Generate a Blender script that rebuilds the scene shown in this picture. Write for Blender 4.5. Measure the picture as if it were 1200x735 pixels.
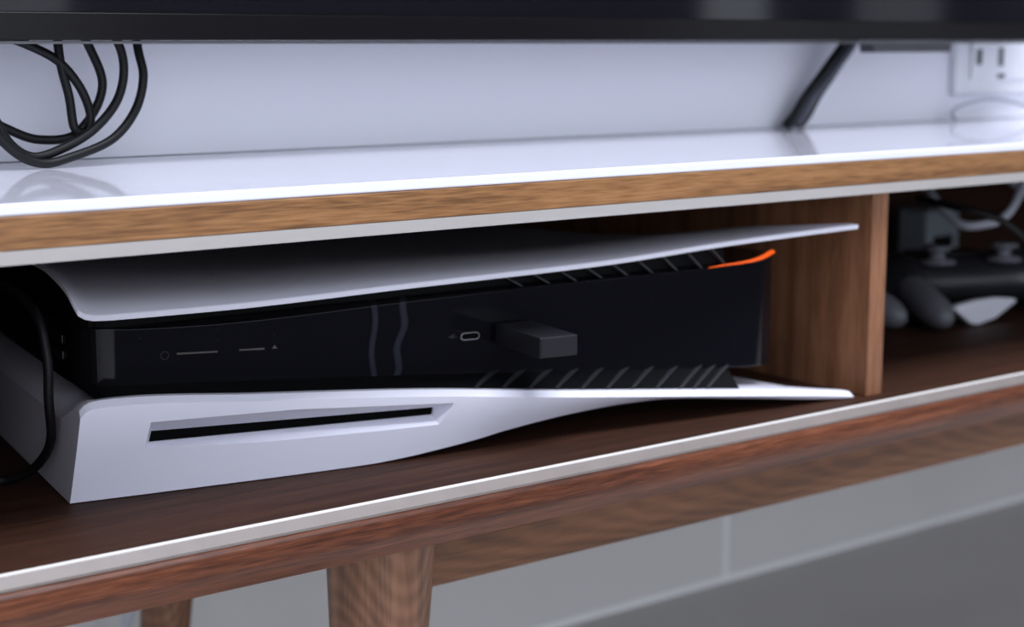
import bpy, bmesh, math, random
from mathutils import Vector, Matrix

# ------------------------------------------------------------------ clear
for o in list(bpy.data.objects):
    bpy.data.objects.remove(o, do_unlink=True)
scene = bpy.context.scene
C = scene.collection
random.seed(4)

# ------------------------------------------------------------------ frame of the place (metres)
# floor z = 0, front edge of the television stand y = 0, camera x = 0
CZ = 0.4406            # eye height
ZS = CZ - 0.17673      # upper face of the stand's shelf
ZT = CZ - 0.0520       # white top of the stand
WY = 0.182             # plane of the built-out television wall
LY = 0.400             # wall under the stand

# ------------------------------------------------------------------ camera
cam_d = bpy.data.cameras.new('camera')
cam = bpy.data.objects.new('camera', cam_d)
C.objects.link(cam)
right = Vector((0.79824397, -0.60233426, 0.0))
up = Vector((0.09942874, 0.13176802, 0.98628146))
back = Vector((-0.59407111, -0.78729323, 0.16507237))
m = Matrix((right, up, back)).transposed().to_4x4()
m.translation = Vector((0, -0.51933, CZ))
cam.matrix_world = m
cam_d.sensor_width = 36
cam_d.lens = 57.0
cam_d.clip_start = 0.01
cam_d.dof.use_dof = True
cam_d.dof.focus_distance = 0.635
cam_d.dof.aperture_fstop = 8.6
scene.camera = cam

# ------------------------------------------------------------------ world, lights, exposure
world = bpy.data.worlds.new('world')
scene.world = world
world.use_nodes = True
world.node_tree.nodes['Background'].inputs[0].default_value = (0.75, 0.82, 1.0, 1)
world.node_tree.nodes['Background'].inputs[1].default_value = 0.6
scene.view_settings.view_transform = 'Standard'
scene.view_settings.look = 'None'
scene.view_settings.gamma = 1.0
scene.view_settings.use_curve_mapping = False
scene.view_settings.exposure = 0.45

RX0, RX1, RY0, RH = -2.6, 4.3, -2.5, 2.6     # the rest of the room


def add_area_light(name, loc, direction, sx, sy, radiance, col=(0.84, 0.90, 1.0)):
    ld = bpy.data.lights.new(name, 'AREA')
    ld.shape = 'RECTANGLE'
    ld.size, ld.size_y = sx, sy
    ld.energy = radiance * math.pi * sx * sy
    ld.color = col
    lo = bpy.data.objects.new(name, ld)
    C.objects.link(lo)
    lo.location = loc
    lo.rotation_euler = Vector(direction).to_track_quat('-Z', 'Z').to_euler()
    return lo


# invented windows behind and left of the camera, added for light and reflections
add_area_light('added_window_light', (-0.1, RY0 + 0.03, 1.25), (0, 1, 0), 2.8, 1.9, 1.45)
add_area_light('added_window_light', (RX0 + 0.03, -1.5, 1.70), (1, 0, 0), 1.4, 1.3, 0.7)
add_area_light('added_window_light', (3.20, RY0 + 0.03, 1.2), (0, 1, 0), 0.24, 2.0, 1.8)
add_area_light('added_window_light', (3.88, RY0 + 0.03, 1.2), (0, 1, 0), 0.38, 2.0, 0.8)
add_area_light('added_ceiling_light', (0.5, -1.0, RH - 0.02), (0, 0, -1), 1.8, 0.9, 16.0, (0.88, 0.92, 1.0))  # invented ceiling panel, added as light from above


# ------------------------------------------------------------------ materials
def mat(name, col, rough=0.5, metal=0.0, spec=0.5, coat=0.0, coat_rough=0.05, emit=None, emit_s=0.0,
        bump=0.0, bump_scale=200.0, var=0.0, var_scale=20.0):
    M = bpy.data.materials.new(name)
    M.use_nodes = True
    nt = M.node_tree
    b = nt.nodes['Principled BSDF']
    b.inputs['Base Color'].default_value = (*col, 1)
    b.inputs['Roughness'].default_value = rough
    b.inputs['Metallic'].default_value = metal
    b.inputs['Specular IOR Level'].default_value = spec
    b.inputs['Coat Weight'].default_value = coat
    b.inputs['Coat Roughness'].default_value = coat_rough
    if emit:
        b.inputs['Emission Color'].default_value = (*emit, 1)
        b.inputs['Emission Strength'].default_value = emit_s
    tc = nt.nodes.new('ShaderNodeTexCoord')
    if var > 0:
        n = nt.nodes.new('ShaderNodeTexNoise')
        n.inputs['Scale'].default_value = var_scale
        n.inputs['Detail'].default_value = 4
        nt.links.new(tc.outputs['Object'], n.inputs['Vector'])
        r = nt.nodes.new('ShaderNodeValToRGB')
        r.color_ramp.elements[0].position = 0.3
        r.color_ramp.elements[1].position = 0.7
        r.color_ramp.elements[0].color = (*[c * (1 - var) for c in col], 1)
        r.color_ramp.elements[1].color = (*[min(1, c * (1 + var)) for c in col], 1)
        nt.links.new(n.outputs['Fac'], r.inputs['Fac'])
        nt.links.new(r.outputs['Color'], b.inputs['Base Color'])
    if bump > 0:
        n2 = nt.nodes.new('ShaderNodeTexNoise')
        n2.inputs['Scale'].default_value = bump_scale
        n2.inputs['Detail'].default_value = 3
        nt.links.new(tc.outputs['Object'], n2.inputs['Vector'])
        bp = nt.nodes.new('ShaderNodeBump')
        bp.inputs['Strength'].default_value = bump
        bp.inputs['Distance'].default_value = 0.001
        nt.links.new(n2.outputs['Fac'], bp.inputs['Height'])
        nt.links.new(bp.outputs['Normal'], b.inputs['Normal'])
    return M


def wood(name, dark, mid, light, axis='x', rough=0.42, figure=0.0, spec=0.4, pores=0.55, arch=(0, 100, 900, 0.01)):
    """walnut: long fibres along one axis, slow bands, fine pores, optional cathedral figure"""
    M = bpy.data.materials.new(name)
    M.use_nodes = True
    nt = M.node_tree
    L = nt.links.new
    b = nt.nodes['Principled BSDF']
    b.inputs['Roughness'].default_value = rough
    b.inputs['Specular IOR Level'].default_value = spec
    tc = nt.nodes.new('ShaderNodeTexCoord')

    def mapped(along, across):
        mp = nt.nodes.new('ShaderNodeMapping')
        s = {'x': (along, across, across), 'y': (across, along, across), 'z': (across, across, along)}[axis]
        mp.inputs['Scale'].default_value = s
        L(tc.outputs['Object'], mp.inputs['Vector'])
        return mp
    m1 = mapped(5.0, 130.0)
    n1 = nt.nodes.new('ShaderNodeTexNoise')
    n1.inputs['Scale'].default_value = 1.0
    n1.inputs['Detail'].default_value = 6
    n1.inputs['Roughness'].default_value = 0.6
    n1.inputs['Distortion'].default_value = 0.6
    L(m1.outputs['Vector'], n1.inputs['Vector'])
    m2 = mapped(70.0, 1150.0)
    n2 = nt.nodes.new('ShaderNodeTexNoise')
    n2.inputs['Scale'].default_value = 1.0
    n2.inputs['Detail'].default_value = 3
    L(m2.outputs['Vector'], n2.inputs['Vector'])
    fac = nt.nodes.new('ShaderNodeMath')
    fac.operation = 'MULTIPLY_ADD'
    L(n2.outputs['Fac'], fac.inputs[0])
    fac.inputs[1].default_value = pores
    sub = nt.nodes.new('ShaderNodeMath')
    sub.operation = 'SUBTRACT'
    L(n1.outputs['Fac'], sub.inputs[0])
    sub.inputs[1].default_value = pores * 0.5
    L(sub.outputs[0], fac.inputs[2])
    last = fac
    if figure > 0:
        # cathedral figure: nested arches along the grain
        sep = nt.nodes.new('ShaderNodeSeparateXYZ')
        L(tc.outputs['Object'], sep.inputs[0])
        al, la = (sep.outputs[0], sep.outputs[2]) if axis == 'x' else (sep.outputs[2], sep.outputs[0])

        def mth(op, a, c=None, d=None):
            n = nt.nodes.new('ShaderNodeMath')
            n.operation = op
            for k, q in enumerate((a, c, d)):
                if q is None:
                    continue
                if isinstance(q, (int, float)):
                    n.inputs[k].default_value = q
                else:
                    L(q, n.inputs[k])
            return n.outputs[0]
        lat = mth('SUBTRACT', la, arch[0])
        ph = mth('MULTIPLY_ADD', mth('MULTIPLY', lat, lat), -arch[1], al)
        nz = nt.nodes.new('ShaderNodeTexNoise')
        nz.inputs['Scale'].default_value = 16
        nz.inputs['Detail'].default_value = 2
        L(tc.outputs['Object'], nz.inputs['Vector'])
        ph = mth('MULTIPLY_ADD', nz.outputs['Fac'], arch[3], ph)
        ws = mth('SINE', mth('MULTIPLY', ph, arch[2]))
        tot = mth('MULTIPLY_ADD', ws, figure, fac.outputs[0])
        last = tot.node
    r = nt.nodes.new('ShaderNodeValToRGB')
    e = r.color_ramp.elements
    e[0].position, e[0].color = 0.28, (*dark, 1)
    e[1].position, e[1].color = 0.74, (*light, 1)
    k = e.new(0.5)
    k.color = (*mid, 1)
    L(last.outputs[0], r.inputs['Fac'])
    L(r.outputs['Color'], b.inputs['Base Color'])
    bp = nt.nodes.new('ShaderNodeBump')
    bp.inputs['Strength'].default_value = 0.25
    bp.inputs['Distance'].default_value = 0.0004
    L(n2.outputs['Fac'], bp.inputs['Height'])
    L(bp.outputs['Normal'], b.inputs['Normal'])
    return M


M = {}
M['wall'] = mat('white_wall_paint', (0.85, 0.855, 0.935), 0.75, bump=0.05, bump_scale=300)
M['room'] = mat('room_wall_paint', (0.30, 0.30, 0.32), 0.8)
M['ceiling'] = mat('ceiling_paint', (0.85, 0.85, 0.86), 0.85)
M['skirt'] = mat('pale_grey_tile', (0.78, 0.77, 0.75), 0.45, var=0.02, var_scale=9)
M['grout'] = mat('light_grout', (0.97, 0.97, 0.96), 0.8)
M['floor'] = mat('grey_floor_tile', (0.56, 0.545, 0.53), 0.36, var=0.05, var_scale=5)
M['laminate'] = mat('white_gloss_laminate', (0.69, 0.695, 0.79), 0.07, coat=0.3)
M['lam_edge'] = mat('white_laminate_edge', (0.88, 0.885, 0.93), 0.35)
M['chamfer'] = mat('pale_chamfer', (0.70, 0.68, 0.665), 0.45)
M['chamfer_lower'] = mat('grey_beige_chamfer', (0.172, 0.146, 0.135), 0.5, var=0.08, var_scale=60)  # lower chamfer, a darker grey-beige than the upper one
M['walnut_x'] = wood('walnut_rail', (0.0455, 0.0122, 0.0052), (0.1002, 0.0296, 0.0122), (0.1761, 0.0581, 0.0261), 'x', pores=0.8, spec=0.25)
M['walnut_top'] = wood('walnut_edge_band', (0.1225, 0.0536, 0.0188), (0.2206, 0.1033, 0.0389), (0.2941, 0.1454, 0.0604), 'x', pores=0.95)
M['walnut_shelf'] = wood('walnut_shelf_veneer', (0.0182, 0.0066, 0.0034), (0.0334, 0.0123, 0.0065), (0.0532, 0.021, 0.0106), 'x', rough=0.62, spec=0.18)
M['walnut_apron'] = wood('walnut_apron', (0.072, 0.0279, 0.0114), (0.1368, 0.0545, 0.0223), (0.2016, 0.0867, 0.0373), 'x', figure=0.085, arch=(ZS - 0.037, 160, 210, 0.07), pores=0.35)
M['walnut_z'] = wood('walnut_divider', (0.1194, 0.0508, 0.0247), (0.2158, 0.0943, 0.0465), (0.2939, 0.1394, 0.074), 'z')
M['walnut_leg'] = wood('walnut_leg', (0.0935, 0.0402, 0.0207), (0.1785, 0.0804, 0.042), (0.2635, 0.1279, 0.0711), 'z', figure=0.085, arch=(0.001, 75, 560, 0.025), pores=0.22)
M['white_plastic'] = mat('white_matt_plastic', (0.72, 0.72, 0.82), 0.42, bump=0.03, bump_scale=2500)
M['gloss_black'] = mat('gloss_black_plastic', (0.004, 0.004, 0.006), 0.09, spec=0.22)
def add_streaks_dust(mt):
    # two wavy paler streaks and a scatter of dust on the gloss front
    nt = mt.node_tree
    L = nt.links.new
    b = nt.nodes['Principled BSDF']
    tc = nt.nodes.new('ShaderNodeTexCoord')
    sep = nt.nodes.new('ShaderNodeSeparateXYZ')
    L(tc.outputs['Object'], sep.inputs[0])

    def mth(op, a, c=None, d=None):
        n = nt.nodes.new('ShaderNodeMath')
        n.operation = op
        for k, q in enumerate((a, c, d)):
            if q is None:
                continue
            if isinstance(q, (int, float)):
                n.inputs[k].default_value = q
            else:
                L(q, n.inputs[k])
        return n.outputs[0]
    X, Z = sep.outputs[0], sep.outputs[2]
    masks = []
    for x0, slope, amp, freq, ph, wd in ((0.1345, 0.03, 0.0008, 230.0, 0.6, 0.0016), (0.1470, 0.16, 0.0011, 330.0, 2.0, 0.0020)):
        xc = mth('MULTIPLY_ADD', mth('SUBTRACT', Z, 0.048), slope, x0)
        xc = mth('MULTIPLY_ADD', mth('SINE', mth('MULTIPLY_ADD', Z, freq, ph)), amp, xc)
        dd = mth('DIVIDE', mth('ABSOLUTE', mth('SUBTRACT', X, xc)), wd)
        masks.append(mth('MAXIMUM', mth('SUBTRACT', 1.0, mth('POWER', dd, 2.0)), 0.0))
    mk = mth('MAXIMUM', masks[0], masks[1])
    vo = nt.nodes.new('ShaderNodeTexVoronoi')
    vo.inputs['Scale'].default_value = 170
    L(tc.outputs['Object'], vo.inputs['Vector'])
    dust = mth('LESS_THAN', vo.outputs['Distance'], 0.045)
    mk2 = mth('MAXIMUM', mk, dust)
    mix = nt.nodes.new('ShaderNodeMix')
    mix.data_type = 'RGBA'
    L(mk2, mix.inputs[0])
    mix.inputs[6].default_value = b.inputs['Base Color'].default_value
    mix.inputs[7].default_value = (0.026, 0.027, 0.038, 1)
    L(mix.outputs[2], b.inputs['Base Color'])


add_streaks_dust(M['gloss_black'])
M['matt_black'] = mat('matt_black_plastic', (0.004, 0.004, 0.005), 0.6, spec=0.1)
M['fin'] = mat('vent_fin_plastic', (0.035, 0.035, 0.040), 0.35)
M['black_hole'] = mat('black_slot', (0.003, 0.003, 0.003), 0.9, spec=0.05)
M['orange'] = mat('orange_status_light', (0.35, 0.06, 0.01), 0.4, emit=(1.0, 0.12, 0.012), emit_s=0.72)
M['chrome'] = mat('bright_steel', (0.8, 0.8, 0.82), 0.22, metal=1.0)
M['groove'] = mat('button_grey', (0.05, 0.045, 0.042), 0.4)
M['dongle'] = mat('charcoal_plastic', (0.012, 0.012, 0.015), 0.38, spec=0.25)
M['cable'] = mat('black_cable_rubber', (0.004, 0.004, 0.005), 0.5, spec=0.25)
M['cable_gloss'] = mat('dark_cable_sleeve', (0.050, 0.055, 0.075), 0.2)
M['grey_cable'] = mat('grey_cable_rubber', (0.42, 0.44, 0.50), 0.45)
M['white_cable'] = mat('white_cable_rubber', (0.62, 0.66, 0.74), 0.45)
M['screen'] = mat('dark_glass_screen', (0.003, 0.003, 0.005), 0.06, spec=0.25)
M['bezel'] = mat('black_bezel', (0.005, 0.0045, 0.005), 0.2, spec=0.15)
M['silver'] = mat('grey_metal_trim', (0.10, 0.10, 0.105), 0.4, metal=0.5)
M['sensor'] = mat('dark_sensor_plastic', (0.03, 0.03, 0.034), 0.4)
M['socket'] = mat('white_socket_plastic', (0.76, 0.77, 0.82), 0.3)
M['hole'] = mat('socket_hole', (0.10, 0.11, 0.11), 0.7)
M['pad'] = mat('black_gamepad_shell', (0.022, 0.022, 0.026), 0.36)
M['pad_grip'] = mat('charcoal_gamepad_grip', (0.115, 0.115, 0.13), 0.5)
M['pad_gloss'] = mat('gloss_gamepad_plastic', (0.02, 0.02, 0.025), 0.12)
M['pad_pale'] = mat('pale_gamepad_plate', (0.78, 0.78, 0.86), 0.35)
M['pad_btn'] = mat('grey_gamepad_button', (0.16, 0.16, 0.19), 0.25)
M['adapter'] = mat('grey_adapter_plastic', (0.25, 0.28, 0.31), 0.5)


# ------------------------------------------------------------------ helpers
def obj(name, bm, material, parent=None, smooth=False, bevel=0.0, seg=2, angle=35):
    bmesh.ops.recalc_face_normals(bm, faces=bm.faces)
    me = bpy.data.meshes.new(name)
    bm.to_mesh(me)
    bm.free()
    for p in me.polygons:
        p.use_smooth = smooth or bevel > 0
    o = bpy.data.objects.new(name, me)
    C.objects.link(o)
    me.materials.append(material)
    if bevel > 0:
        md = o.modifiers.new('bevel', 'BEVEL')
        md.width = bevel
        md.segments = seg
        md.limit_method = 'ANGLE'
        md.angle_limit = math.radians(angle)
        md.harden_normals = True
    if parent is not None:
        o.parent = parent
    return o


def thing(name, label, cat, loc=(0, 0, 0), rotz=0.0, group=None):
    o = bpy.data.objects.new(name, None)
    C.objects.link(o)
    o.empty_display_size = 0.02
    o.location = loc
    o.rotation_euler = (0, 0, rotz)
    tag(o, label, cat, group)
    return o


def tag(o, label, cat, group=None):
    o['label'] = label
    o['category'] = cat
    if group:
        o['group'] = group
    return o


def struct(o):
    o['kind'] = 'structure'
    return o


def box(bm, x0, x1, y0, y1, z0, z1):
    v = [bm.verts.new((x, y, z)) for z in (z0, z1) for y in (y0, y1) for x in (x0, x1)]
    for f in ((0, 1, 3, 2), (4, 6, 7, 5), (0, 4, 5, 1), (2, 3, 7, 6), (0, 2, 6, 4), (1, 5, 7, 3)):
        bm.faces.new([v[i] for i in f])
    return v


def boxbm(*a):
    bm = bmesh.new()
    box(bm, *a)
    return bm


def prism_x(pts, x0, x1):
    """(y, z) outline swept along x"""
    bm = bmesh.new()
    a = [bm.verts.new((x0, y, z)) for y, z in pts]
    b = [bm.verts.new((x1, y, z)) for y, z in pts]
    n = len(pts)
    for i in range(n):
        bm.faces.new((a[i], a[(i + 1) % n], b[(i + 1) % n], b[i]))
    bm.faces.new(a)
    bm.faces.new(b)
    return bm


def prism(pts, axis_fn, d0, d1):
    """outline pts (p, q) swept between depths d0 and d1, axis_fn(p, q, d) gives the point"""
    bm = bmesh.new()
    a = [bm.verts.new(axis_fn(p, q, d0)) for p, q in pts]
    b = [bm.verts.new(axis_fn(p, q, d1)) for p, q in pts]
    n = len(pts)
    for i in range(n):
        bm.faces.new((a[i], a[(i + 1) % n], b[(i + 1) % n], b[i]))
    bm.faces.new(a)
    bm.faces.new(b)
    return bm


def spline(pts, n=10, closed=False):
    P = [Vector(p) for p in pts]
    out = []
    N = len(P)
    for i in range(N if closed else N - 1):
        if closed:
            p0, p1, p2, p3 = P[(i - 1) % N], P[i], P[(i + 1) % N], P[(i + 2) % N]
        else:
            p0 = P[i - 1] if i > 0 else P[0] * 2 - P[1]
            p1, p2 = P[i], P[i + 1]
            p3 = P[i + 2] if i + 2 < N else P[-1] * 2 - P[-2]
        for k in range(n):
            t = k / n
            out.append(0.5 * ((2 * p1) + (p2 - p0) * t + (2 * p0 - 5 * p1 + 4 * p2 - p3) * t * t
                              + (3 * p1 - p0 - 3 * p2 + p3) * t ** 3))
    if not closed:
        out.append(P[-1])
    return out


def tube(bm, pts, rad, sides=12):
    """swept round section; rad may be a number or a function of 0..1"""
    n = len(pts)
    rings = []
    ref = Vector((0.13, 0.31, 0.94)).normalized()
    for i, p in enumerate(pts):
        t = (pts[min(i + 1, n - 1)] - pts[max(i - 1, 0)]).normalized()
        a = ref - t * ref.dot(t)
        if a.length < 1e-4:
            a = t.orthogonal()
        a.normalize()
        ref = a
        b = t.cross(a)
        r = rad(i / (n - 1)) if callable(rad) else rad
        rings.append([bm.verts.new(p + (a * math.cos(2 * math.pi * k / sides) + b * math.sin(2 * math.pi * k / sides)) * r)
                      for k in range(sides)])
    for i in range(n - 1):
        for k in range(sides):
            bm.faces.new((rings[i][k], rings[i][(k + 1) % sides], rings[i + 1][(k + 1) % sides], rings[i + 1][k]))
    bm.faces.new(rings[0])
    bm.faces.new(rings[-1])
    return bm


def tubebm(pts, rad, sides=12, n=10):
    return tube(bmesh.new(), spline(pts, n), rad, sides)


def lerp_table(tab, x):
    if x <= tab[0][0]:
        return tab[0][1]
    for (x0, y0), (x1, y1) in zip(tab, tab[1:]):
        if x <= x1:
            return y0 + (y1 - y0) * (x - x0) / (x1 - x0)
    return tab[-1][1]


def smooth_table(tab, x):
    """monotone-ish cubic through the table"""
    n = len(tab)
    if x <= tab[0][0]:
        return tab[0][1]
    if x >= tab[-1][0]:
        return tab[-1][1]
    for i in range(n - 1):
        x0, y0 = tab[i]
        x1, y1 = tab[i + 1]
        if x <= x1:
            h = x1 - x0
            d = (y1 - y0) / h

            def slope(j):
                if j <= 0 or j >= n - 1:
                    k = max(0, min(n - 2, j if j <= 0 else j - 1))
                    return (tab[k + 1][1] - tab[k][1]) / (tab[k + 1][0] - tab[k][0])
                a = (tab[j][1] - tab[j - 1][1]) / (tab[j][0] - tab[j - 1][0])
                b = (tab[j + 1][1] - tab[j][1]) / (tab[j + 1][0] - tab[j][0])
                if a * b <= 0:
                    return 0.0
                return 2 * a * b / (a + b)
            t = (x - x0) / h
            m0, m1 = slope(i) * h, slope(i + 1) * h
            return ((2 * t ** 3 - 3 * t ** 2 + 1) * y0 + (t ** 3 - 2 * t ** 2 + t) * m0
                    + (-2 * t ** 3 + 3 * t ** 2) * y1 + (t ** 3 - t ** 2) * m1)


def cut(target, cutters):
    """subtract closed meshes and keep the result as plain mesh data"""
    for c in cutters:
        md = target.modifiers.new('cut', 'BOOLEAN')
        md.operation = 'DIFFERENCE'
        md.solver = 'EXACT'
        md.object = c
    dg = bpy.context.evaluated_depsgraph_get()
    me = bpy.data.meshes.new_from_object(target.evaluated_get(dg))
    target.modifiers.clear()
    target.data = me
    for c in cutters:
        bpy.data.objects.remove(c, do_unlink=True)


# ================================================================== THE SETTING
fl = struct(obj('floor', boxbm(RX0, RX1, RY0, LY + 0.2, -0.05, 0.0), M['floor']))
struct(obj('ceiling', boxbm(RX0, RX1, RY0, LY + 0.2, RH, RH + 0.05), M['ceiling']))
# built-out television wall: it stops just above the top of the stand, which slides in under it
struct(obj('wall_back', boxbm(RX0, RX1, WY, LY + 0.01, ZT + 0.0003, RH), M['wall']))
wl = struct(obj('wall_lower', boxbm(RX0, RX1, LY + 0.0006, LY + 0.2, 0.0, ZT + 0.0003), M['grout']))
jx = 0.9146
tx = jx - 0.9 * 4
while tx < RX1 - 0.1:
    a, b = max(tx + 0.003, RX0), min(tx + 0.9 - 0.003, RX1)
    obj('wall_tile', boxbm(a, b, LY, LY + 0.0085, 0.006, 0.33), M['skirt'], wl, bevel=0.0004)
    tx += 0.9
struct(obj('wall_left', boxbm(RX0 - 0.1, RX0, RY0, LY + 0.2, 0, RH), M['room']))
struct(obj('wall_right', boxbm(RX1, RX1 + 0.1, RY0, LY + 0.2, 0, RH), M['room']))
struct(obj('wall_front', boxbm(RX0, RX1, RY0 - 0.1, RY0, 0, RH), M['room']))

# unseen dark rug, added to cut floor bounce and darken reflections
obj('added_dark_carpet', boxbm(0.1, 3.2, -2.3, -0.75, 0.0005, 0.012), mat('added_carpet_pile', (0.035, 0.034, 0.04), 0.95, spec=0.1, bump=0.6, bump_scale=400), fl, bevel=0.004)

# ================================================================== TELEVISION STAND
SX0, SX1, SD = 0.142, 1.56, 0.352
stand = thing('tv_stand', 'long low walnut television stand with white glossy top and open shelf', 'tv stand', (0.36, 0.02, 0.0))


def sp(name, bm, material, **k):
    bm.transform(Matrix.Translation((-0.36, -0.02, 0.0)))
    return obj(name, bm, material, stand, **k)


zt = ZT - ZS
sp('top_panel', boxbm(SX0, SX1, 0.0, SD, ZS + 0.1206, ZT), M['laminate'], bevel=0.0009, seg=3)
sp('top_edge_band', boxbm(SX0, SX1, -0.0002, 0.0060, ZS + 0.1092, ZS + 0.12055), M['walnut_top'], bevel=0.0006)
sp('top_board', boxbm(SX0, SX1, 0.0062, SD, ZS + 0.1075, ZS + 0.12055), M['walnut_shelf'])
sp('top_chamfer', prism_x([(0.0004, ZS + 0.1091), (0.0075, ZS + 0.1034), (0.012, ZS + 0.1034), (0.012, ZS + 0.1074), (0.0061, ZS + 0.1091)],
                          SX0, SX1), M['chamfer'])
# shelf and its front rail
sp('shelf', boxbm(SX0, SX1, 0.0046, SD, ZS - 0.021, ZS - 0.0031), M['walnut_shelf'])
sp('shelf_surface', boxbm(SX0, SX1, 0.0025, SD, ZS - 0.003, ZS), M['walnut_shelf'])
sp('shelf_edge_highlight', boxbm(SX0, SX1, -0.0001, 0.0024, ZS - 0.0007, ZS + 0.0001), M['chamfer'])  # pale strip in place of the highlight along the shelf's front edge
sp('shelf_chamfer', prism_x([(-0.0040, ZS - 0.0034), (-0.0002, ZS - 0.0002), (0.0, ZS - 0.0008), (0.0024, ZS - 0.0008), (0.0024, ZS - 0.0045), (-0.0040, ZS - 0.0045)], SX0, SX1),
   M['chamfer_lower'])
fr = [(-0.0042, ZS - 0.0046), (-0.0060, ZS - 0.0062), (-0.0064, ZS - 0.0095), (-0.0058, ZS - 0.0135), (-0.0040, ZS - 0.0168),
      (-0.0004, ZS - 0.0200), (0.0030, ZS - 0.0236), (0.0044, ZS - 0.0240), (0.0044, ZS - 0.0046)]
o = sp('shelf_front_rail', prism_x(fr, SX0, SX1), M['walnut_x'], smooth=False, bevel=0.0008, angle=20)
sp('divider', boxbm(0.6250, 0.6368, 0.012, SD - 0.008, ZS, ZS + 0.1074), M['walnut_z'], bevel=0.0006)
sp('side_panel', boxbm(SX0, SX0 + 0.016, 0.012, SD - 0.008, ZS, ZS + 0.1074), M['walnut_z'], bevel=0.0006)
sp('side_panel', boxbm(SX1 - 0.016, SX1, 0.012, SD - 0.008, ZS, ZS + 0.1074), M['walnut_z'], bevel=0.0006)
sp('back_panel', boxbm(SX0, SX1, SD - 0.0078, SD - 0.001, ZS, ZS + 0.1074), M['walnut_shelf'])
sp('apron', boxbm(0.372, 1.41, 0.048, 0.068, ZS - 0.0605, ZS - 0.0212), M['walnut_apron'], bevel=0.0015)
sp('apron', boxbm(0.372, 1.41, 0.270, 0.288, ZS - 0.0605, ZS - 0.0212), M['walnut_apron'], bevel=0.0015)


def leg(x, y, dx, dy, r0=0.0252):
    bm = bmesh.new()
    n = 14
    pts = [Vector((x + dx * t / n, y + dy * t / n, (ZS - 0.0212) * (1 - t / n))) for t in range(n + 1)]
    tube(bm, pts, lambda s: r0 + (0.0105 - r0) * s ** 0.95, 28)
    return sp('leg', bm, M['walnut_leg'], smooth=True)


leg(0.3645, 0.058, -0.020, -0.018)
leg(0.3800, 0.292, -0.014, 0.018, 0.0185)
leg(1.42, 0.058, 0.020, -0.018)
leg(1.42, 0.292, 0.014, 0.018, 0.0185)

# ================================================================== GAME CONSOLE (lying on its side)
YAW = math.radians(-8.0587)
con = thing('game_console', 'white and black game console lying on its side on the walnut shelf', 'game console',
            (0.2291, 0.5879 - 0.51933, ZS + 0.0004), YAW)
# local axes: x = length (left end to flared tips), y = depth into the stand, z = up; millimetres in the tables
mm = 0.001
LOW_RIM = [(0, 33), (3.5, 37.7), (6, 40.2), (8.7, 40.9), (15.2, 41.2), (73.6, 37.0), (149.5, 30.9), (226, 22.0), (268, 17.4), (318, 11.9), (389, 3.6), (393, 3.0)]
LOW_OUT = [(0, 0.0), (105, 0.0), (125, 0.15), (140.5, 0.9), (160, 2.7), (179, 4.9), (191, 6.8), (227, 10.4), (256, 11.8), (270, 11.8), (284, 11.0), (320, 7.2), (389, 0.15), (393, 0.0)]
UP_RIM = [(0, 78.5), (6.6, 75.2), (9, 73.6), (12.4, 72.8), (21, 72.5), (63.5, 72.8), (144, 75.6), (240, 78.9), (317, 84.1), (385, 87.4), (393, 87.7)]
END = [(0, 392), (4, 389), (10, 379), (17, 368.5), (39, 349), (75, 334), (130, 322), (200, 314), (245, 310)]
LEFT_UP = [(0, 6.2), (3, 4.8), (8, 4.2), (20, 3.5), (48, 4.0), (245, 6)]
RISE0 = [(0, 0), (3, 3.0), (8, 6.0), (20, 9.0), (48, 11.5), (120, 12.5), (245, 12.5)]
RISE1 = [(0, 0), (4, 0.4), (20, 0.2), (35, -0.6), (60, -4.0), (120, -11), (245, -16)]
W_ST = [0, 0.9, 2, 3.5, 5.5, 8, 12, 17, 24, 32, 42, 56, 75, 100, 130, 170, 210, 245]


def up_outer(u, w):
    k = min(1.0, max(0.0, (u - 5) / 330.0))
    k = k ** 0.75
    return smooth_table(UP_RIM, u) + (1 - k) * smooth_table(RISE0, w) + k * smooth_table(RISE1, w)


def upper_panel():
    bm = bmesh.new()
    NU = 84
    top, bot = [], []
    for w in W_ST:
        uL, uR = smooth_table(LEFT_UP, w), smooth_table(END, w)
        rt, rb = [], []
        for i in range(NU + 1):
            s = i / NU
            s = s - 0.11 * math.sin(2 * math.pi * s) / (2 * math.pi) * 4 * 0.8
            u = uL + (uR - uL) * s
            v = up_outer(u, w)
            th = 2.6
            rt.append(bm.verts.new((u * mm, w * mm, v * mm)))
            rb.append(bm.verts.new((u * mm, (w + (0.5 if w < 1 else 0)) * mm, (v - th) * mm)))
        top.append(rt)
        bot.append(rb)
    J = len(W_ST)
    for j in range(J - 1):
        for i in range(NU):
            bm.faces.new((top[j][i], top[j][i + 1], top[j + 1][i + 1], top[j + 1][i]))
            bm.faces.new((bot[j][i], bot[j + 1][i], bot[j + 1][i + 1], bot[j][i + 1]))
    for i in range(NU):
        bm.faces.new((top[0][i], bot[0][i], bot[0][i + 1], top[0][i + 1]))
        bm.faces.new((top[-1][i], top[-1][i + 1], bot[-1][i + 1], bot[-1][i]))
    for j in range(J - 1):
        bm.faces.new((top[j][0], top[j + 1][0], bot[j + 1][0], bot[j][0]))
        bm.faces.new((top[j][NU], bot[j][NU], bot[j + 1][NU], top[j + 1][NU]))
    return bm


obj('side_panel', upper_panel(), M['white_plastic'], con, bevel=0.0007, seg=3, angle=50)


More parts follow.
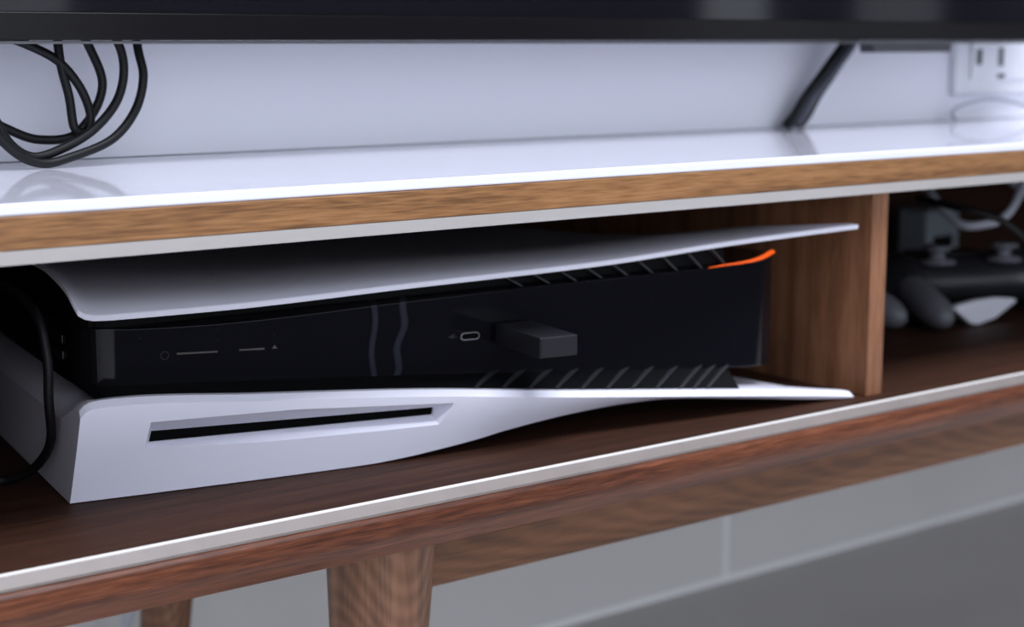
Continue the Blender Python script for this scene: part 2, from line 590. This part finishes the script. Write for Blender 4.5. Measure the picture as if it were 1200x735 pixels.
def lower_panel():
    bm = bmesh.new()
    NU = 150
    secs = []
    for i in range(NU + 1):
        s = i / NU
        s = s - 0.088 * 4 * math.sin(2 * math.pi * s) / (2 * math.pi)
        u0 = 392 * s
        rt = smooth_table(LOW_RIM, u0 + 3.5 * (1 - u0 / 392.0))
        bow = 2.5 * math.sin(math.pi * min(1.0, u0 / 230.0))
        fwd = 9.0 if u0 < 180 else 9.0 * (1 - (u0 - 180) / 212.0) ** 1.15      # the rim leans out over the face
        out = min(smooth_table(LOW_OUT, u0), rt - 2.9)
        P = []
        # front: rim facet, then the tall front face falling back to the resting edge
        P.append((-fwd + 3.4, rt + 0.1))
        P.append((-fwd + 2.0, rt - 0.1))
        P.append((-fwd - 0.3, rt - 2.6))
        for t in (0.12, 0.35, 0.6, 0.82, 0.95, 1.0):
            v = (rt - 2.6) + (out - (rt - 2.6)) * t
            P.append((-fwd - 0.3 + (fwd + 0.3 - bow) * t ** 1.15, v))
        for w in (6, 14, 30, 60, 110, 180, 245):          # underside
            lift = 0.0
            if u0 > 230:
                lift = min(3.0, (w / 36.0) * 3.0) * min(1.0, (u0 - 230) / 60.0)
            P.append((w, out + lift))
        # inner face, back to the rim
        dip = 8.5 * max(0.0, 1 - u0 / 26.0)
        for w in (245, 180, 110, 60, 36, 20, 10, 5):
            rise = min(3.0, w / 36.0 * 3.0) * min(1.0, max(0, (u0 - 230) / 60.0))
            d = dip * min(1.0, w / 20.0)
            P.append((w, max(rt + 0.0 + rise - d, out + 2.4)))
        ring = []
        for (w, v) in P:
            uL = 0.09 * v
            uR = smooth_table(END, max(0.0, w))
            ring.append(bm.verts.new(((uL + (uR - uL) * s) * mm, w * mm, v * mm)))
        secs.append(ring)
    n = len(secs[0])
    for a, b in zip(secs, secs[1:]):
        for k in range(n):
            bm.faces.new((a[k], a[(k + 1) % n], b[(k + 1) % n], b[k]))
    bm.faces.new(secs[0])
    bm.faces.new(secs[-1])
    return bm


low = obj('disc_side_panel', lower_panel(), M['white_plastic'], con)
# disc slot: a bevelled recess cut into the tall front face
S_OUT = [(31.3, 29.1), (161.0, 23.0), (156.5, 14.6), (28.6, 19.9)]
S_IN = [(33.0, 25.0), (157.0, 21.0), (156.4, 17.7), (31.8, 20.6)]
bmc = bmesh.new()


def ring_at(pts, w, grow=0.0):
    return [bmc.verts.new((u * mm, w * mm, v * mm)) for u, v in pts]


# continue the bevel outwards so that the cutter fully clears the bowed face
ex = [(S_OUT[i][0] + (S_OUT[i][0] - S_IN[i][0]) * 1.83, S_OUT[i][1] + (S_OUT[i][1] - S_IN[i][1]) * 1.83) for i in range(4)]
ra, rb, rc = ring_at(ex, -17.0), ring_at(S_IN, 0.0), ring_at(S_IN, 14.0)
for A, B in ((ra, rb), (rb, rc)):
    for k in range(4):
        bmc.faces.new((A[k], A[(k + 1) % 4], B[(k + 1) % 4], B[k]))
bmc.faces.new(ra)
bmc.faces.new(rc)
cutter = obj('cutter', bmc, M['white_plastic'])
cutter.parent = con
bpy.context.view_layer.update()
cut(low, [cutter])
low.data.materials.clear()
low.data.materials.append(M['white_plastic'])
for p in low.data.polygons:
    p.use_smooth = True
md = low.modifiers.new('bevel', 'BEVEL')
md.width = 0.0004
md.segments = 2
md.limit_method = 'ANGLE'
md.angle_limit = math.radians(24)
md.harden_normals = True
obj('disc_slot', prism([(S_IN[i][0] + (0.2, -0.2, -0.2, 0.2)[i], S_IN[i][1] + (-0.1, -0.1, 0.1, 0.1)[i]) for i in range(4)],
                       lambda p, q, d: (p * mm, d * mm, q * mm), 0.8, 13.5), M['black_hole'], low)

# black body between the panels
SP_TOP = [(8, 65.6), (20, 65.2), (30, 64.3), (67, 63.4), (150, 66.0), (247, 68.6), (297, 69.3), (318, 70.3), (342, 71.3), (356, 73.0)]
SP_BOT = [(8, 41.8), (20, 41.2), (63, 38.8), (150, 33.0), (248, 25.7), (328, 19.6), (356, 17.9)]
FRONT = [(8.5, 245), (8.5, 120), (8.5, 40), (8.7, 31), (9.3, 25.5), (10.3, 21.5), (11.8, 18.4), (13.7, 16.0), (16.0, 14.2), (18.6, 13.0), (21.4, 12.35), (24.5, 12.07), (28, 12)]
FRONT += [(28 + (322 - 28) * i / 30, 12) for i in range(1, 31)]
FRONT += [(328, 12.1), (334, 12.5), (339, 13.2), (344, 14.4), (348, 16), (352, 18.3), (355, 21.2), (357, 24.5), (358, 28.5), (358, 33), (355, 48), (343, 80), (328, 130), (318, 200), (312, 245)]


def spine():
    bm = bmesh.new()
    a = [bm.verts.new((u * mm, w * mm, smooth_table(SP_BOT, u) * mm)) for u, w in FRONT]
    b = [bm.verts.new((u * mm, w * mm, smooth_table(SP_TOP, u) * mm)) for u, w in FRONT]
    n = len(a)
    for i in range(n):
        bm.faces.new((a[i], a[(i + 1) % n], b[(i + 1) % n], b[i]))
    bm.faces.new(a)
    bm.faces.new(b)
    return bm


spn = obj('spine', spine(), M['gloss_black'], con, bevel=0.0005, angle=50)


def core():
    """matt housing that fills the space between the spine and both panels"""
    bm = bmesh.new()
    st = [10, 12, 14.5, 17, 20, 24] + [28 + (322 - 28) * i / 40 for i in range(41)]
    corner = [(9.2, 26), (11.5, 19.0), (15.5, 14.6), (21, 12.4), (28, 11.8)]
    secs = []
    for u in st:
        lo = smooth_table(LOW_RIM, u) + 0.2
        f3 = 3 * min(1.0, max(0.0, (u - 230) / 60))
        fw = 9.0 if u < 180 else 9.0 * (1 - (u - 180) / 212.0) ** 1.15
        prof = [(240, lo + f3), (40, lo + f3), (5, lo + 0.1), (-fw + 4.2, lo + 0.1), (lerp_table(corner, u) + 1.2, smooth_table(SP_BOT, u) + 0.8)]
        for w in (max(17.5, lerp_table(corner, u) + 1.4), 34, 60, 90, 130, 240):
            prof.append((w, up_outer(u, w) - 2.9))
        secs.append([bm.verts.new((u * mm, w * mm, v * mm)) for w, v in prof])
    for a, b in zip(secs, secs[1:]):
        for k in range(11):
            bm.faces.new((a[k], a[(k + 1) % 11], b[(k + 1) % 11], b[k]))
    bm.faces.new(secs[0])
    bm.faces.new(secs[-1])
    return bm


obj('housing', core(), M['matt_black'], con)

# slanted vent fins above and below the spine
for i in range(11):
    uc = 196 + 13.9 * i
    if 0 < i < 10:
        hi = smooth_table(UP_RIM, uc - 6) - 2.9
        lo = smooth_table(SP_TOP, uc) - 0.6
        lean = 14.0 * (1 - 0.02 * i)
        bm = prism([(uc, lo), (uc + 1.1, lo), (uc - lean + 1.1, hi), (uc - lean, hi)], lambda p, q, d: (p * mm, d * mm, q * mm), 13.2, 19.0)
        obj('vent_fin', bm, M['fin'], con)
    uc2 = 174 + 13.9 * i
    if i > 8:
        uc2 = 285.2 + 8.0 * (i - 8)
    lo = smooth_table(LOW_RIM, uc2) + 0.3
    hi = smooth_table(SP_BOT, uc2 + 8) + 0.6
    fw = 9.0 if uc2 < 180 else 9.0 * (1 - (uc2 - 180) / 212.0) ** 1.15
    bm = prism([(uc2, lo), (uc2 + 1.1, lo), (uc2 + 22.1, hi), (uc2 + 21, hi)],
               lambda p, q, d: (p * mm, (d + (-fw + 4.2) + (q - lo) / (hi - lo) * (13.0 + fw - 4.2)) * mm, q * mm), -1.0, 5.0)
    obj('vent_fin', bm, M['fin'], con)

# orange status light along the upper rim of the spine, a faint one along the lower
bm = bmesh.new()
secs = []
for i in range(25):
    u = 310 + (357.5 - 310) * i / 24
    t = i / 24
    h = 0.12 + 1.5 * t ** 1.6
    if u > 354:
        h *= 0.75
    w0 = 11.6 if u < 326 else 11.6 + (u - 326) ** 2 * 0.011
    v0 = smooth_table(SP_TOP, u)
    secs.append([bm.verts.new((u * mm, w * mm, v * mm)) for w, v in ((w0, v0), (w0, v0 + h), (w0 + 2.5, v0 + h), (w0 + 2.5, v0))])
for a, b in zip(secs, secs[1:]):
    for k in range(4):
        bm.faces.new((a[k], a[(k + 1) % 4], b[(k + 1) % 4], b[k]))
bm.faces.new(secs[0])
bm.faces.new(secs[-1])
o = obj('status_light', bm, M['orange'], con, bevel=0.0002)
o['label'] = 'glowing orange status light'

# buttons, port and marks on the spine
FW = 12.0


def on_spine(pts, d0, d1):
    return prism(pts, lambda p, q, d: (p * mm, d * mm, q * mm), FW + d0, FW + d1)


obj('power_button', on_spine([(48.0, 52.2), (65.2, 51.5), (65.2, 52.3), (48.0, 53.0)], -0.35, 1.0), M['groove'], spn, bevel=0.00015)
obj('eject_button', on_spine([(74.3, 51.3), (85.4, 50.9), (85.4, 51.7), (74.3, 52.1)], -0.35, 1.0), M['groove'], spn, bevel=0.00015)
bm = bmesh.new()
ringp = spline([((43.1 + 1.6 * math.cos(a)) * mm, (FW - 0.02) * mm, (52.3 + 1.6 * math.sin(a)) * mm) for a in
                [2 * math.pi * k / 10 for k in range(10)]], 3, True)
tube(bm, ringp + [ringp[0]], 0.00009, 6)
obj('disc_mark', bm, M['groove'], spn)
obj('eject_mark', on_spine([(88.6, 50.9), (91.0, 50.8), (89.8, 52.6)], -0.03, 0.3), M['groove'], spn)
# usb-c port
bm = bmesh.new()
oc, ic = [], []


def stadium(cx, cz, hw, r, n=8):
    P = []
    for s in (1, -1):
        for k in range(n + 1):
            a = -math.pi / 2 + math.pi * k / n
            P.append((cx + s * (hw - r) + s * r * math.cos(a), cz + s * r * math.sin(a)))
    return P


o1, i1 = stadium(181.2, 48.1, 4.7, 1.75), stadium(181.2, 48.1, 4.25, 1.3)
for (d0, d1) in ((-0.12, 1.2),):
    a0 = [bm.verts.new((p * mm, (FW + d0) * mm, q * mm)) for p, q in o1]
    b0 = [bm.verts.new((p * mm, (FW + d0) * mm, q * mm)) for p, q in i1]
    a1 = [bm.verts.new((p * mm, (FW + d1) * mm, q * mm)) for p, q in o1]
    b1 = [bm.verts.new((p * mm, (FW + d1) * mm, q * mm)) for p, q in i1]
    n = len(o1)
    for k in range(n):
        k2 = (k + 1) % n
        bm.faces.new((a0[k], a0[k2], b0[k2], b0[k]))
        bm.faces.new((a0[k], a1[k], a1[k2], a0[k2]))
        bm.faces.new((b0[k], b0[k2], b1[k2], b1[k]))
        bm.faces.new((a1[k], b1[k], b1[k2], a1[k2]))
port = obj('usb_port', bm, M['chrome'], spn)
port['label'] = 'small oval steel-rimmed port'
obj('port_opening', prism(stadium(181.2, 48.1, 4.2, 1.25), lambda p, q, d: (p * mm, d * mm, q * mm), FW - 0.03, FW + 0.5), M['black_hole'], port)
# trident mark beside the port
bm = bmesh.new()
tube(bm, [Vector((q[0] * mm, (FW - 0.02) * mm, q[1] * mm)) for q in ((170.2, 48.7), (174.6, 48.4))], 0.0001, 6)
tube(bm, [Vector((q[0] * mm, (FW - 0.02) * mm, q[1] * mm)) for q in ((171.6, 48.6), (172.8, 49.4), (173.8, 49.35))], 0.0001, 6)
tube(bm, [Vector((q[0] * mm, (FW - 0.02) * mm, q[1] * mm)) for q in ((171.4, 48.6), (172.4, 47.8), (173.2, 47.75))], 0.0001, 6)
obj('usb_mark', bm, M['groove'], spn)
# two small feet sockets on the black end face of the body
for v in (52.0, 58.5):
    obj('end_contact', boxbm(7.6 * mm, 8.6 * mm, 34 * mm, 46 * mm, (v - 1.8) * mm, (v + 1.8) * mm), M['pad_gloss'], spn, bevel=0.0004)

# ------------------------------------------------------------------ usb stick plugged into the console
cy, sy = math.cos(YAW), math.sin(YAW)


def con_to_world(u, w, v):
    return Vector((0.2291 + u * mm * cy - w * mm * sy, 0.5879 - 0.51933 + u * mm * sy + w * mm * cy, ZS + v * mm))


dg0 = thing('usb_dongle', 'small charcoal usb dongle plugged into the console front', 'usb dongle', con_to_world(202.0, FW, 48.6), YAW)
obj('plug', boxbm(-0.0058, 0.0058, -0.0022, -0.0001, -0.0023, 0.0023), M['chrome'], dg0, bevel=0.0003)
obj('body', boxbm(-0.0093, 0.0093, -0.0420, -0.0022, -0.0043, 0.0047), M['dongle'], dg0, bevel=0.0005, seg=2)
obj('end_cap', boxbm(-0.0088, 0.0088, -0.0424, -0.0421, -0.0038, 0.0042), M['dongle'], dg0, bevel=0.0001)

# ================================================================== CABLES BY THE CONSOLE
tag(obj('power_cable', tubebm([(0.195, 0.112, ZS + 0.0023), (0.2150, 0.110, ZS + 0.0024), (0.2222, 0.104, ZS + 0.0048), (0.2272, 0.095, ZS + 0.0110),
                              (0.2282, 0.083, ZS + 0.0230), (0.2262, 0.078, ZS + 0.040), (0.2262, 0.078, ZS + 0.058), (0.2250, 0.088, ZS + 0.075),
                              (0.218, 0.120, ZS + 0.082), (0.200, 0.20, ZS + 0.06), (0.170, 0.30, ZS + 0.02)], 0.0019, 12), M['cable'], smooth=True),
    'black cable bending to the shelf beside the console\'s white end', 'cable')

# ================================================================== TELEVISION
TVY = 0.118
tv = thing('television', 'large black flat television hanging low over the white top', 'television', (0.32, TVY, CZ + 0.0002))
TX0, TX1 = -0.62, 0.63
obj('casing', boxbm(TX0 + 0.004, TX1 - 0.004, 0.0100, 0.0135, 0.004, 0.70), M['matt_black'], tv, bevel=0.001)
obj('rear_housing', boxbm(TX0 + 0.2, TX1 - 0.2, 0.0136, 0.045, 0.12, 0.62), M['matt_black'], tv, bevel=0.004)
obj('bezel', boxbm(TX0, TX1, 0.0, 0.0098, 0.0006, 0.0118), M['bezel'], tv, bevel=0.0006)
obj('bezel', boxbm(TX0, TX1, 0.0, 0.0098, 0.6950, 0.7050), M['bezel'], tv, bevel=0.0006)
obj('bezel', boxbm(TX0, TX0 + 0.010, 0.0, 0.0098, 0.0120, 0.6948), M['bezel'], tv, bevel=0.0006)
obj('bezel', boxbm(TX1 - 0.010, TX1, 0.0, 0.0098, 0.0120, 0.6948), M['bezel'], tv, bevel=0.0006)
obj('screen', boxbm(TX0 + 0.0102, TX1 - 0.0102, 0.0012, 0.0098, 0.0120, 0.6948), M['screen'], tv)
obj('bottom_trim', boxbm(TX0, TX1, 0.0008, 0.0130, -0.0009, 0.0004), M['silver'], tv, bevel=0.0003)
ss = boxbm(0.7466 - 0.32, 0.8186 - 0.32, 0.0015, 0.0130, -0.0062, -0.0010)
for v in ss.verts:
    if v.co.z < -0.005:
        v.co.x += 0.0016 if v.co.x < 0.45 else -0.0016
obj('sensor_box', ss, M['sensor'], tv, bevel=0.0005)
obj('wall_bracket', boxbm(-0.12, 0.12, 0.0451, WY - TVY - 0.0005, 0.22, 0.50), M['matt_black'], tv, bevel=0.002)

# ================================================================== SOCKET ON THE WALL
sk = thing('wall_socket', 'white double wall socket plate low behind the television', 'socket', (0.94, WY, CZ - 0.0353))
obj('plate', boxbm(-0.0440, 0.0440, -0.0065, -0.0002, 0.0, 0.086), M['socket'], sk, bevel=0.002)
obj('raised_face', boxbm(-0.0300, 0.0300, -0.0085, -0.0066, 0.010, 0.076), M['socket'], sk, bevel=0.001)
for (hx, hz, sw, sh) in ((-0.0228, 0.0255, 0.0030, 0.0052), (0.0006, 0.0255, 0.0028, 0.0062), (0.0016, 0.0125, 0.0040, 0.0016), (-0.0110, 0.0480, 0.003, 0.006)):
    obj('pin_hole', boxbm(hx - sw, hx + sw, -0.0087, -0.0083, hz - sh, hz + sh), M['hole'], sk)

# ================================================================== CABLES BEHIND THE TELEVISION
def px(x, z, y):
    return (x, y, CZ + z)


ct = 0.0022
coil = [
    (0.2985, 0.150, 0.020), (0.2990, 0.146, -0.002), (0.2998, 0.143, -0.0150), (0.2945, 0.141, -0.0292), (0.2825, 0.139, -0.0410),
    (0.2640, 0.137, -0.0474), (0.2502, 0.136, -0.0496), (0.2380, 0.135, -0.0440), (0.2270, 0.136, -0.0300), (0.2210, 0.138, -0.010), (0.2240, 0.141, 0.008),
    (0.2400, 0.143, 0.014), (0.2600, 0.144, 0.0125), (0.2800, 0.144, 0.0100), (0.2886, 0.143, 0.000), (0.2905, 0.142, -0.0120), (0.2862, 0.141, -0.0250),
    (0.2750, 0.140, -0.0365), (0.2610, 0.140, -0.0440), (0.2480, 0.140, -0.0470), (0.2380, 0.140, -0.0405), (0.2310, 0.141, -0.025), (0.2290, 0.143, -0.010), (0.2330, 0.146, -0.0015),
    (0.2420, 0.149, 0.0018), (0.2550, 0.150, -0.0025), (0.2650, 0.149, -0.0085), (0.2730, 0.148, -0.0190), (0.2766, 0.147, -0.0300), (0.2745, 0.146, -0.0375),
    (0.2690, 0.146, -0.0360), (0.2680, 0.148, -0.0230), (0.2655, 0.149, -0.010), (0.2648, 0.150, 0.002), (0.2660, 0.151, 0.012), (0.2730, 0.152, 0.010), (0.2800, 0.152, -0.0030), (0.2842, 0.151, -0.0150),
    (0.2825, 0.150, -0.0240), (0.2765, 0.149, -0.0330), (0.2680, 0.149, -0.0400), (0.2540, 0.150, -0.0405), (0.2430, 0.150, -0.0365),
    (0.2340, 0.150, -0.0310), (0.2250, 0.150, -0.0200), (0.2180, 0.150, 0.000), (0.2160, 0.150, 0.03)]
tag(obj('coiled_cable', tubebm([px(x, z, y) for x, y, z in coil], 0.00195, 12, 10), M['cable'], smooth=True),
    'black cable hanging in loose coils behind the television', 'cable')

# ribbon of dark cables running down behind the television to the back of the white top
bd = thing('cable_bundle', 'flat bundle of dark cables slanting down behind the television', 'cable bundle', (0.734, 0.168, ZT))
for i in range(4):
    k = (i - 1.5)
    w = 0.0046
    pts = []
    for (x, y, z, sc) in ((0.7335, 0.1690, 0.0020, 1.05), (0.7395, 0.1680, 0.0085, 1.0), (0.7475, 0.1672, 0.0195, 0.92), (0.7575, 0.1665, 0.0300, 0.85),
                          (0.7668, 0.1660, 0.0400, 0.80), (0.7770, 0.1660, 0.0505, 0.80), (0.7870, 0.1660, 0.066, 0.80)):
        pts.append((x - 0.734 + k * w * sc, y - 0.168 + (0.0012 if i % 2 else -0.0004), z))
    obj('cable', tubebm(pts, 0.00265, 10, 8), M['cable_gloss'] if i in (1, 2) else M['cable'], bd, smooth=True)

tag(obj('grey_lead', tubebm([px(x, z, y) for x, y, z in (
    (0.8900, 0.1700, -0.0503), (0.8832, 0.1680, -0.0465), (0.8862, 0.1660, -0.0425), (0.8990, 0.1650, -0.0395), (0.9192, 0.1650, -0.0377), (0.9390, 0.165, -0.0395), (0.9574, 0.1655, -0.0427),
    (0.9700, 0.166, -0.046), (0.9900, 0.168, -0.0502))], 0.0011, 10), M['grey_cable'], smooth=True),
    'thin pale grey cable arching over the white top below the socket', 'cable')

# pale cable hanging down behind the stand's rear leg
tag(obj('hanging_cable', tubebm([(0.374, 0.376, 0.0045), (0.3755, 0.376, 0.05), (0.3800, 0.376, CZ - 0.352), (0.3848, 0.376, CZ - 0.338), (0.394, 0.376, CZ - 0.30), (0.40, 0.376, 0.22), (0.402, 0.376, 0.34)],
                                0.0034, 12), M['white_cable'], smooth=True),
    'pale blue-white cable hanging behind the rear leg of the stand', 'cable')

# ================================================================== RIGHT COMPARTMENT: GAMEPADS, ADAPTER, CABLES
def gamepad(name, label, loc, rot):
    g = thing(name, label, 'game controller', loc, 0.0, 'gamepads in the right compartment')
    g.rotation_euler = rot
    # shell: outline in plan swept with a domed section; grips point to -y
    bm = bmesh.new()
    spans = []
    NX = 40
    half = []
    for i in range(NX + 1):
        t = -1 + 2 * i / NX
        x = 0.080 * t
        ax = abs(t)
        yb = 0.036 * (1 - 0.35 * ax ** 4)                                  # far edge
        yf = -0.022 - 0.058 * math.exp(-((ax - 0.74) / 0.135) ** 2)        # near edge, grips
        if ax > 0.95:
            yf = yf + (ax - 0.95) / 0.05 * 0.035
        half.append((x, yb, yf))
    rows = []
    NV = 18
    for (x, yb, yf) in half:
        ax = abs(x) / 0.080
        top, bot = [], []
        for j in range(NV + 1):
            s = j / NV
            y = yb + (yf - yb) * s
            edge = math.sin(math.pi * min(1, max(0, s))) ** 0.45 * (1 - ax ** 6) ** 0.5 if 0 < s < 1 else 0.0
            gripd = max(0.0, (-0.020 - y) / 0.06)
            cz = 0.026 - 0.012 * gripd
            th = 0.0165 + 0.004 * math.exp(-((ax - 0.7) / 0.25) ** 2) - 0.0095 * gripd
            top.append((x, y, cz + th * edge))
            bot.append((x, y, cz - th * edge * (0.98 + 0.1 * gripd)))
        rows.append((top, bot))
    vt = [[bm.verts.new(p) for p in t] for t, b in rows]
    vb = [[bm.verts.new(p) for p in b] for t, b in rows]
    for i in range(NX):
        for j in range(NV):
            bm.faces.new((vt[i][j], vt[i + 1][j], vt[i + 1][j + 1], vt[i][j + 1]))
            bm.faces.new((vb[i][j], vb[i][j + 1], vb[i + 1][j + 1], vb[i + 1][j]))
    bmesh.ops.remove_doubles(bm, verts=bm.verts, dist=1e-6)
    bnd = [e for e in bm.edges if e.is_boundary]
    if bnd:
        bmesh.ops.holes_fill(bm, edges=bnd, sides=0)
    zmin = min(v.co.z for v in bm.verts)
    for v in bm.verts:
        v.co.z -= zmin
    shell = obj('shell', bm, M['pad'], g, smooth=True)
    dz = -zmin
    # rounded grip sleeves
    for s in (-1, 1):
        b2 = bmesh.new()
        pts = spline([(s * 0.0575, -0.030, 0.0275 + dz), (s * 0.0590, -0.050, 0.0230 + dz), (s * 0.0592, -0.068, 0.0180 + dz), (s * 0.0588, -0.0830, 0.0145 + dz)], 5)
        tube(b2, pts, lambda t: 0.0116 * math.sqrt(max(0.03, 1 - (max(0, t - 0.55) / 0.47) ** 2)) * (1 - 0.12 * t), 18)
        obj('grip', b2, M['pad_grip'], g, smooth=True)
    # thumb sticks
    for s in (-1, 1):
        b3 = bmesh.new()
        base = Vector((s * 0.025, -0.012, 0.040 + dz))
        prof = [(0.0125, 0.0), (0.0118, 0.0022), (0.0055, 0.0026), (0.0050, 0.0075), (0.0088, 0.0085), (0.0094, 0.0105), (0.0082, 0.0118), (0.0040, 0.0108), (0.0006, 0.0104)]
        rings = []
        for r, z in prof:
            rings.append([b3.verts.new(base + Vector((r * math.cos(2 * math.pi * k / 20), r * math.sin(2 * math.pi * k / 20), z))) for k in range(20)])
        for a, b in zip(rings, rings[1:]):
            for k in range(20):
                b3.faces.new((a[k], a[(k + 1) % 20], b[(k + 1) % 20], b[k]))
        b3.faces.new(rings[0])
        b3.faces.new(rings[-1])
        obj('thumb_stick', b3, M['pad_btn'], g, smooth=True)
    # direction pad, face buttons, touch pad, shoulder buttons
    b4 = bmesh.new()
    for a in range(4):
        an = a * math.pi / 2
        v = box(b4, 0.0015, 0.0105, -0.0032, 0.0032, 0.0, 0.0055)
        R = Matrix.Translation((-0.054, 0.010, 0.0395 + dz)) @ Matrix.Rotation(an, 4, 'Z')
        for q in v:
            q.co = R @ q.co
    obj('direction_pad', b4, M['pad_gloss'], g, bevel=0.0008)
    for a in range(4):
        an = a * math.pi / 2
        c = Vector((0.054 + 0.0105 * math.cos(an), 0.010 + 0.0105 * math.sin(an), 0.0395 + dz))
        b5 = bmesh.new()
        rr = []
        for r, z in ((0.0046, 0.0), (0.0046, 0.0042), (0.0038, 0.0056), (0.0008, 0.0060)):
            rr.append([b5.verts.new(c + Vector((r * math.cos(2 * math.pi * k / 14), r * math.sin(2 * math.pi * k / 14), z))) for k in range(14)])
        for p, q in zip(rr, rr[1:]):
            for k in range(14):
                b5.faces.new((p[k], p[(k + 1) % 14], q[(k + 1) % 14], q[k]))
        b5.faces.new(rr[0])
        b5.faces.new(rr[-1])
        obj('face_button', b5, M['pad_btn'], g, smooth=True)
    obj('touch_pad', boxbm(-0.026, 0.026, 0.004, 0.031, 0.0385 + dz, 0.0437 + dz), M['pad_gloss'], g, bevel=0.0015)
    for s in (-1, 1):
        x0, x1 = sorted((s * 0.038, s * 0.068))
        obj('shoulder_button', boxbm(x0, x1, 0.026, 0.044, 0.022 + dz, 0.037 + dz), M['pad_gloss'], g, bevel=0.004, seg=3)
    return g


gamepad('gamepad', 'black gamepad on the shelf with a white tapered piece between its grips', (0.8860, 0.158, ZS + 0.0003), (0, 0, math.radians(-20)))
gamepad('gamepad', 'black gamepad pushed close against the divider, mostly hidden by it', (0.7220, 0.200, ZS + 0.0003), (0, 0, math.radians(2)))
pl = [(-0.034, 0.0120), (-0.030, 0.0150), (-0.010, 0.0166), (0.012, 0.0164), (0.032, 0.0140), (0.035, 0.0122), (0.014, 0.0025), (-0.004, 0.0), (-0.013, 0.0012)]
clip = obj('plastic_clip', prism(pl, lambda p, q, d: (p * 0.9, d - q * 0.2, q), -0.003, 0.003), M['pad_pale'], bevel=0.0012)
clip.location = (0.8480, 0.112, ZS + 0.0004)
tag(clip, 'small white tapered plastic piece standing between the gamepad grips', 'clip')

ad = thing('power_adapter', 'grey box-shaped power adapter standing behind the gamepads', 'power adapter', (1.036, 0.305, ZS + 0.0003), math.radians(6))
obj('case', boxbm(-0.022, 0.024, -0.014, 0.014, 0.0, 0.047), M['adapter'], ad, bevel=0.003)
obj('socket_rim', boxbm(-0.014, 0.012, -0.0155, -0.0142, 0.014, 0.026), M['matt_black'], ad, bevel=0.0006)

tag(obj('charging_cable', tubebm([(0.905, 0.120, ZS + 0.100), (0.8880, 0.112, ZS + 0.096), (0.8745, 0.105, ZS + 0.085), (0.8600, 0.102, ZS + 0.072), (0.8460, 0.106, ZS + 0.0650),
                                 (0.835, 0.125, ZS + 0.066), (0.86, 0.17, ZS + 0.094), (0.96, 0.18, ZS + 0.084), (1.06, 0.20, ZS + 0.03), (1.09, 0.21, ZS + 0.003)], 0.0027, 12), M['grey_cable'], smooth=True),
    'blue-grey cable looping above the gamepads in the right compartment', 'cable')
tag(obj('black_lead', tubebm([(0.774, 0.105, ZS + 0.0850), (0.772, 0.075, ZS + 0.0820), (0.782, 0.0576, ZS + 0.0777), (0.792, 0.050, ZS + 0.0706), (0.8075, 0.0434, ZS + 0.0563), (0.8227, 0.0377, ZS + 0.0402),
                             (0.841, 0.031, ZS + 0.024), (0.868, 0.026, ZS + 0.0090), (0.90, 0.024, ZS + 0.0034), (0.95, 0.022, ZS + 0.0029)], 0.0022, 12), M['cable'], smooth=True),
    'black cable draped slantwise across the front of the gamepads', 'cable')
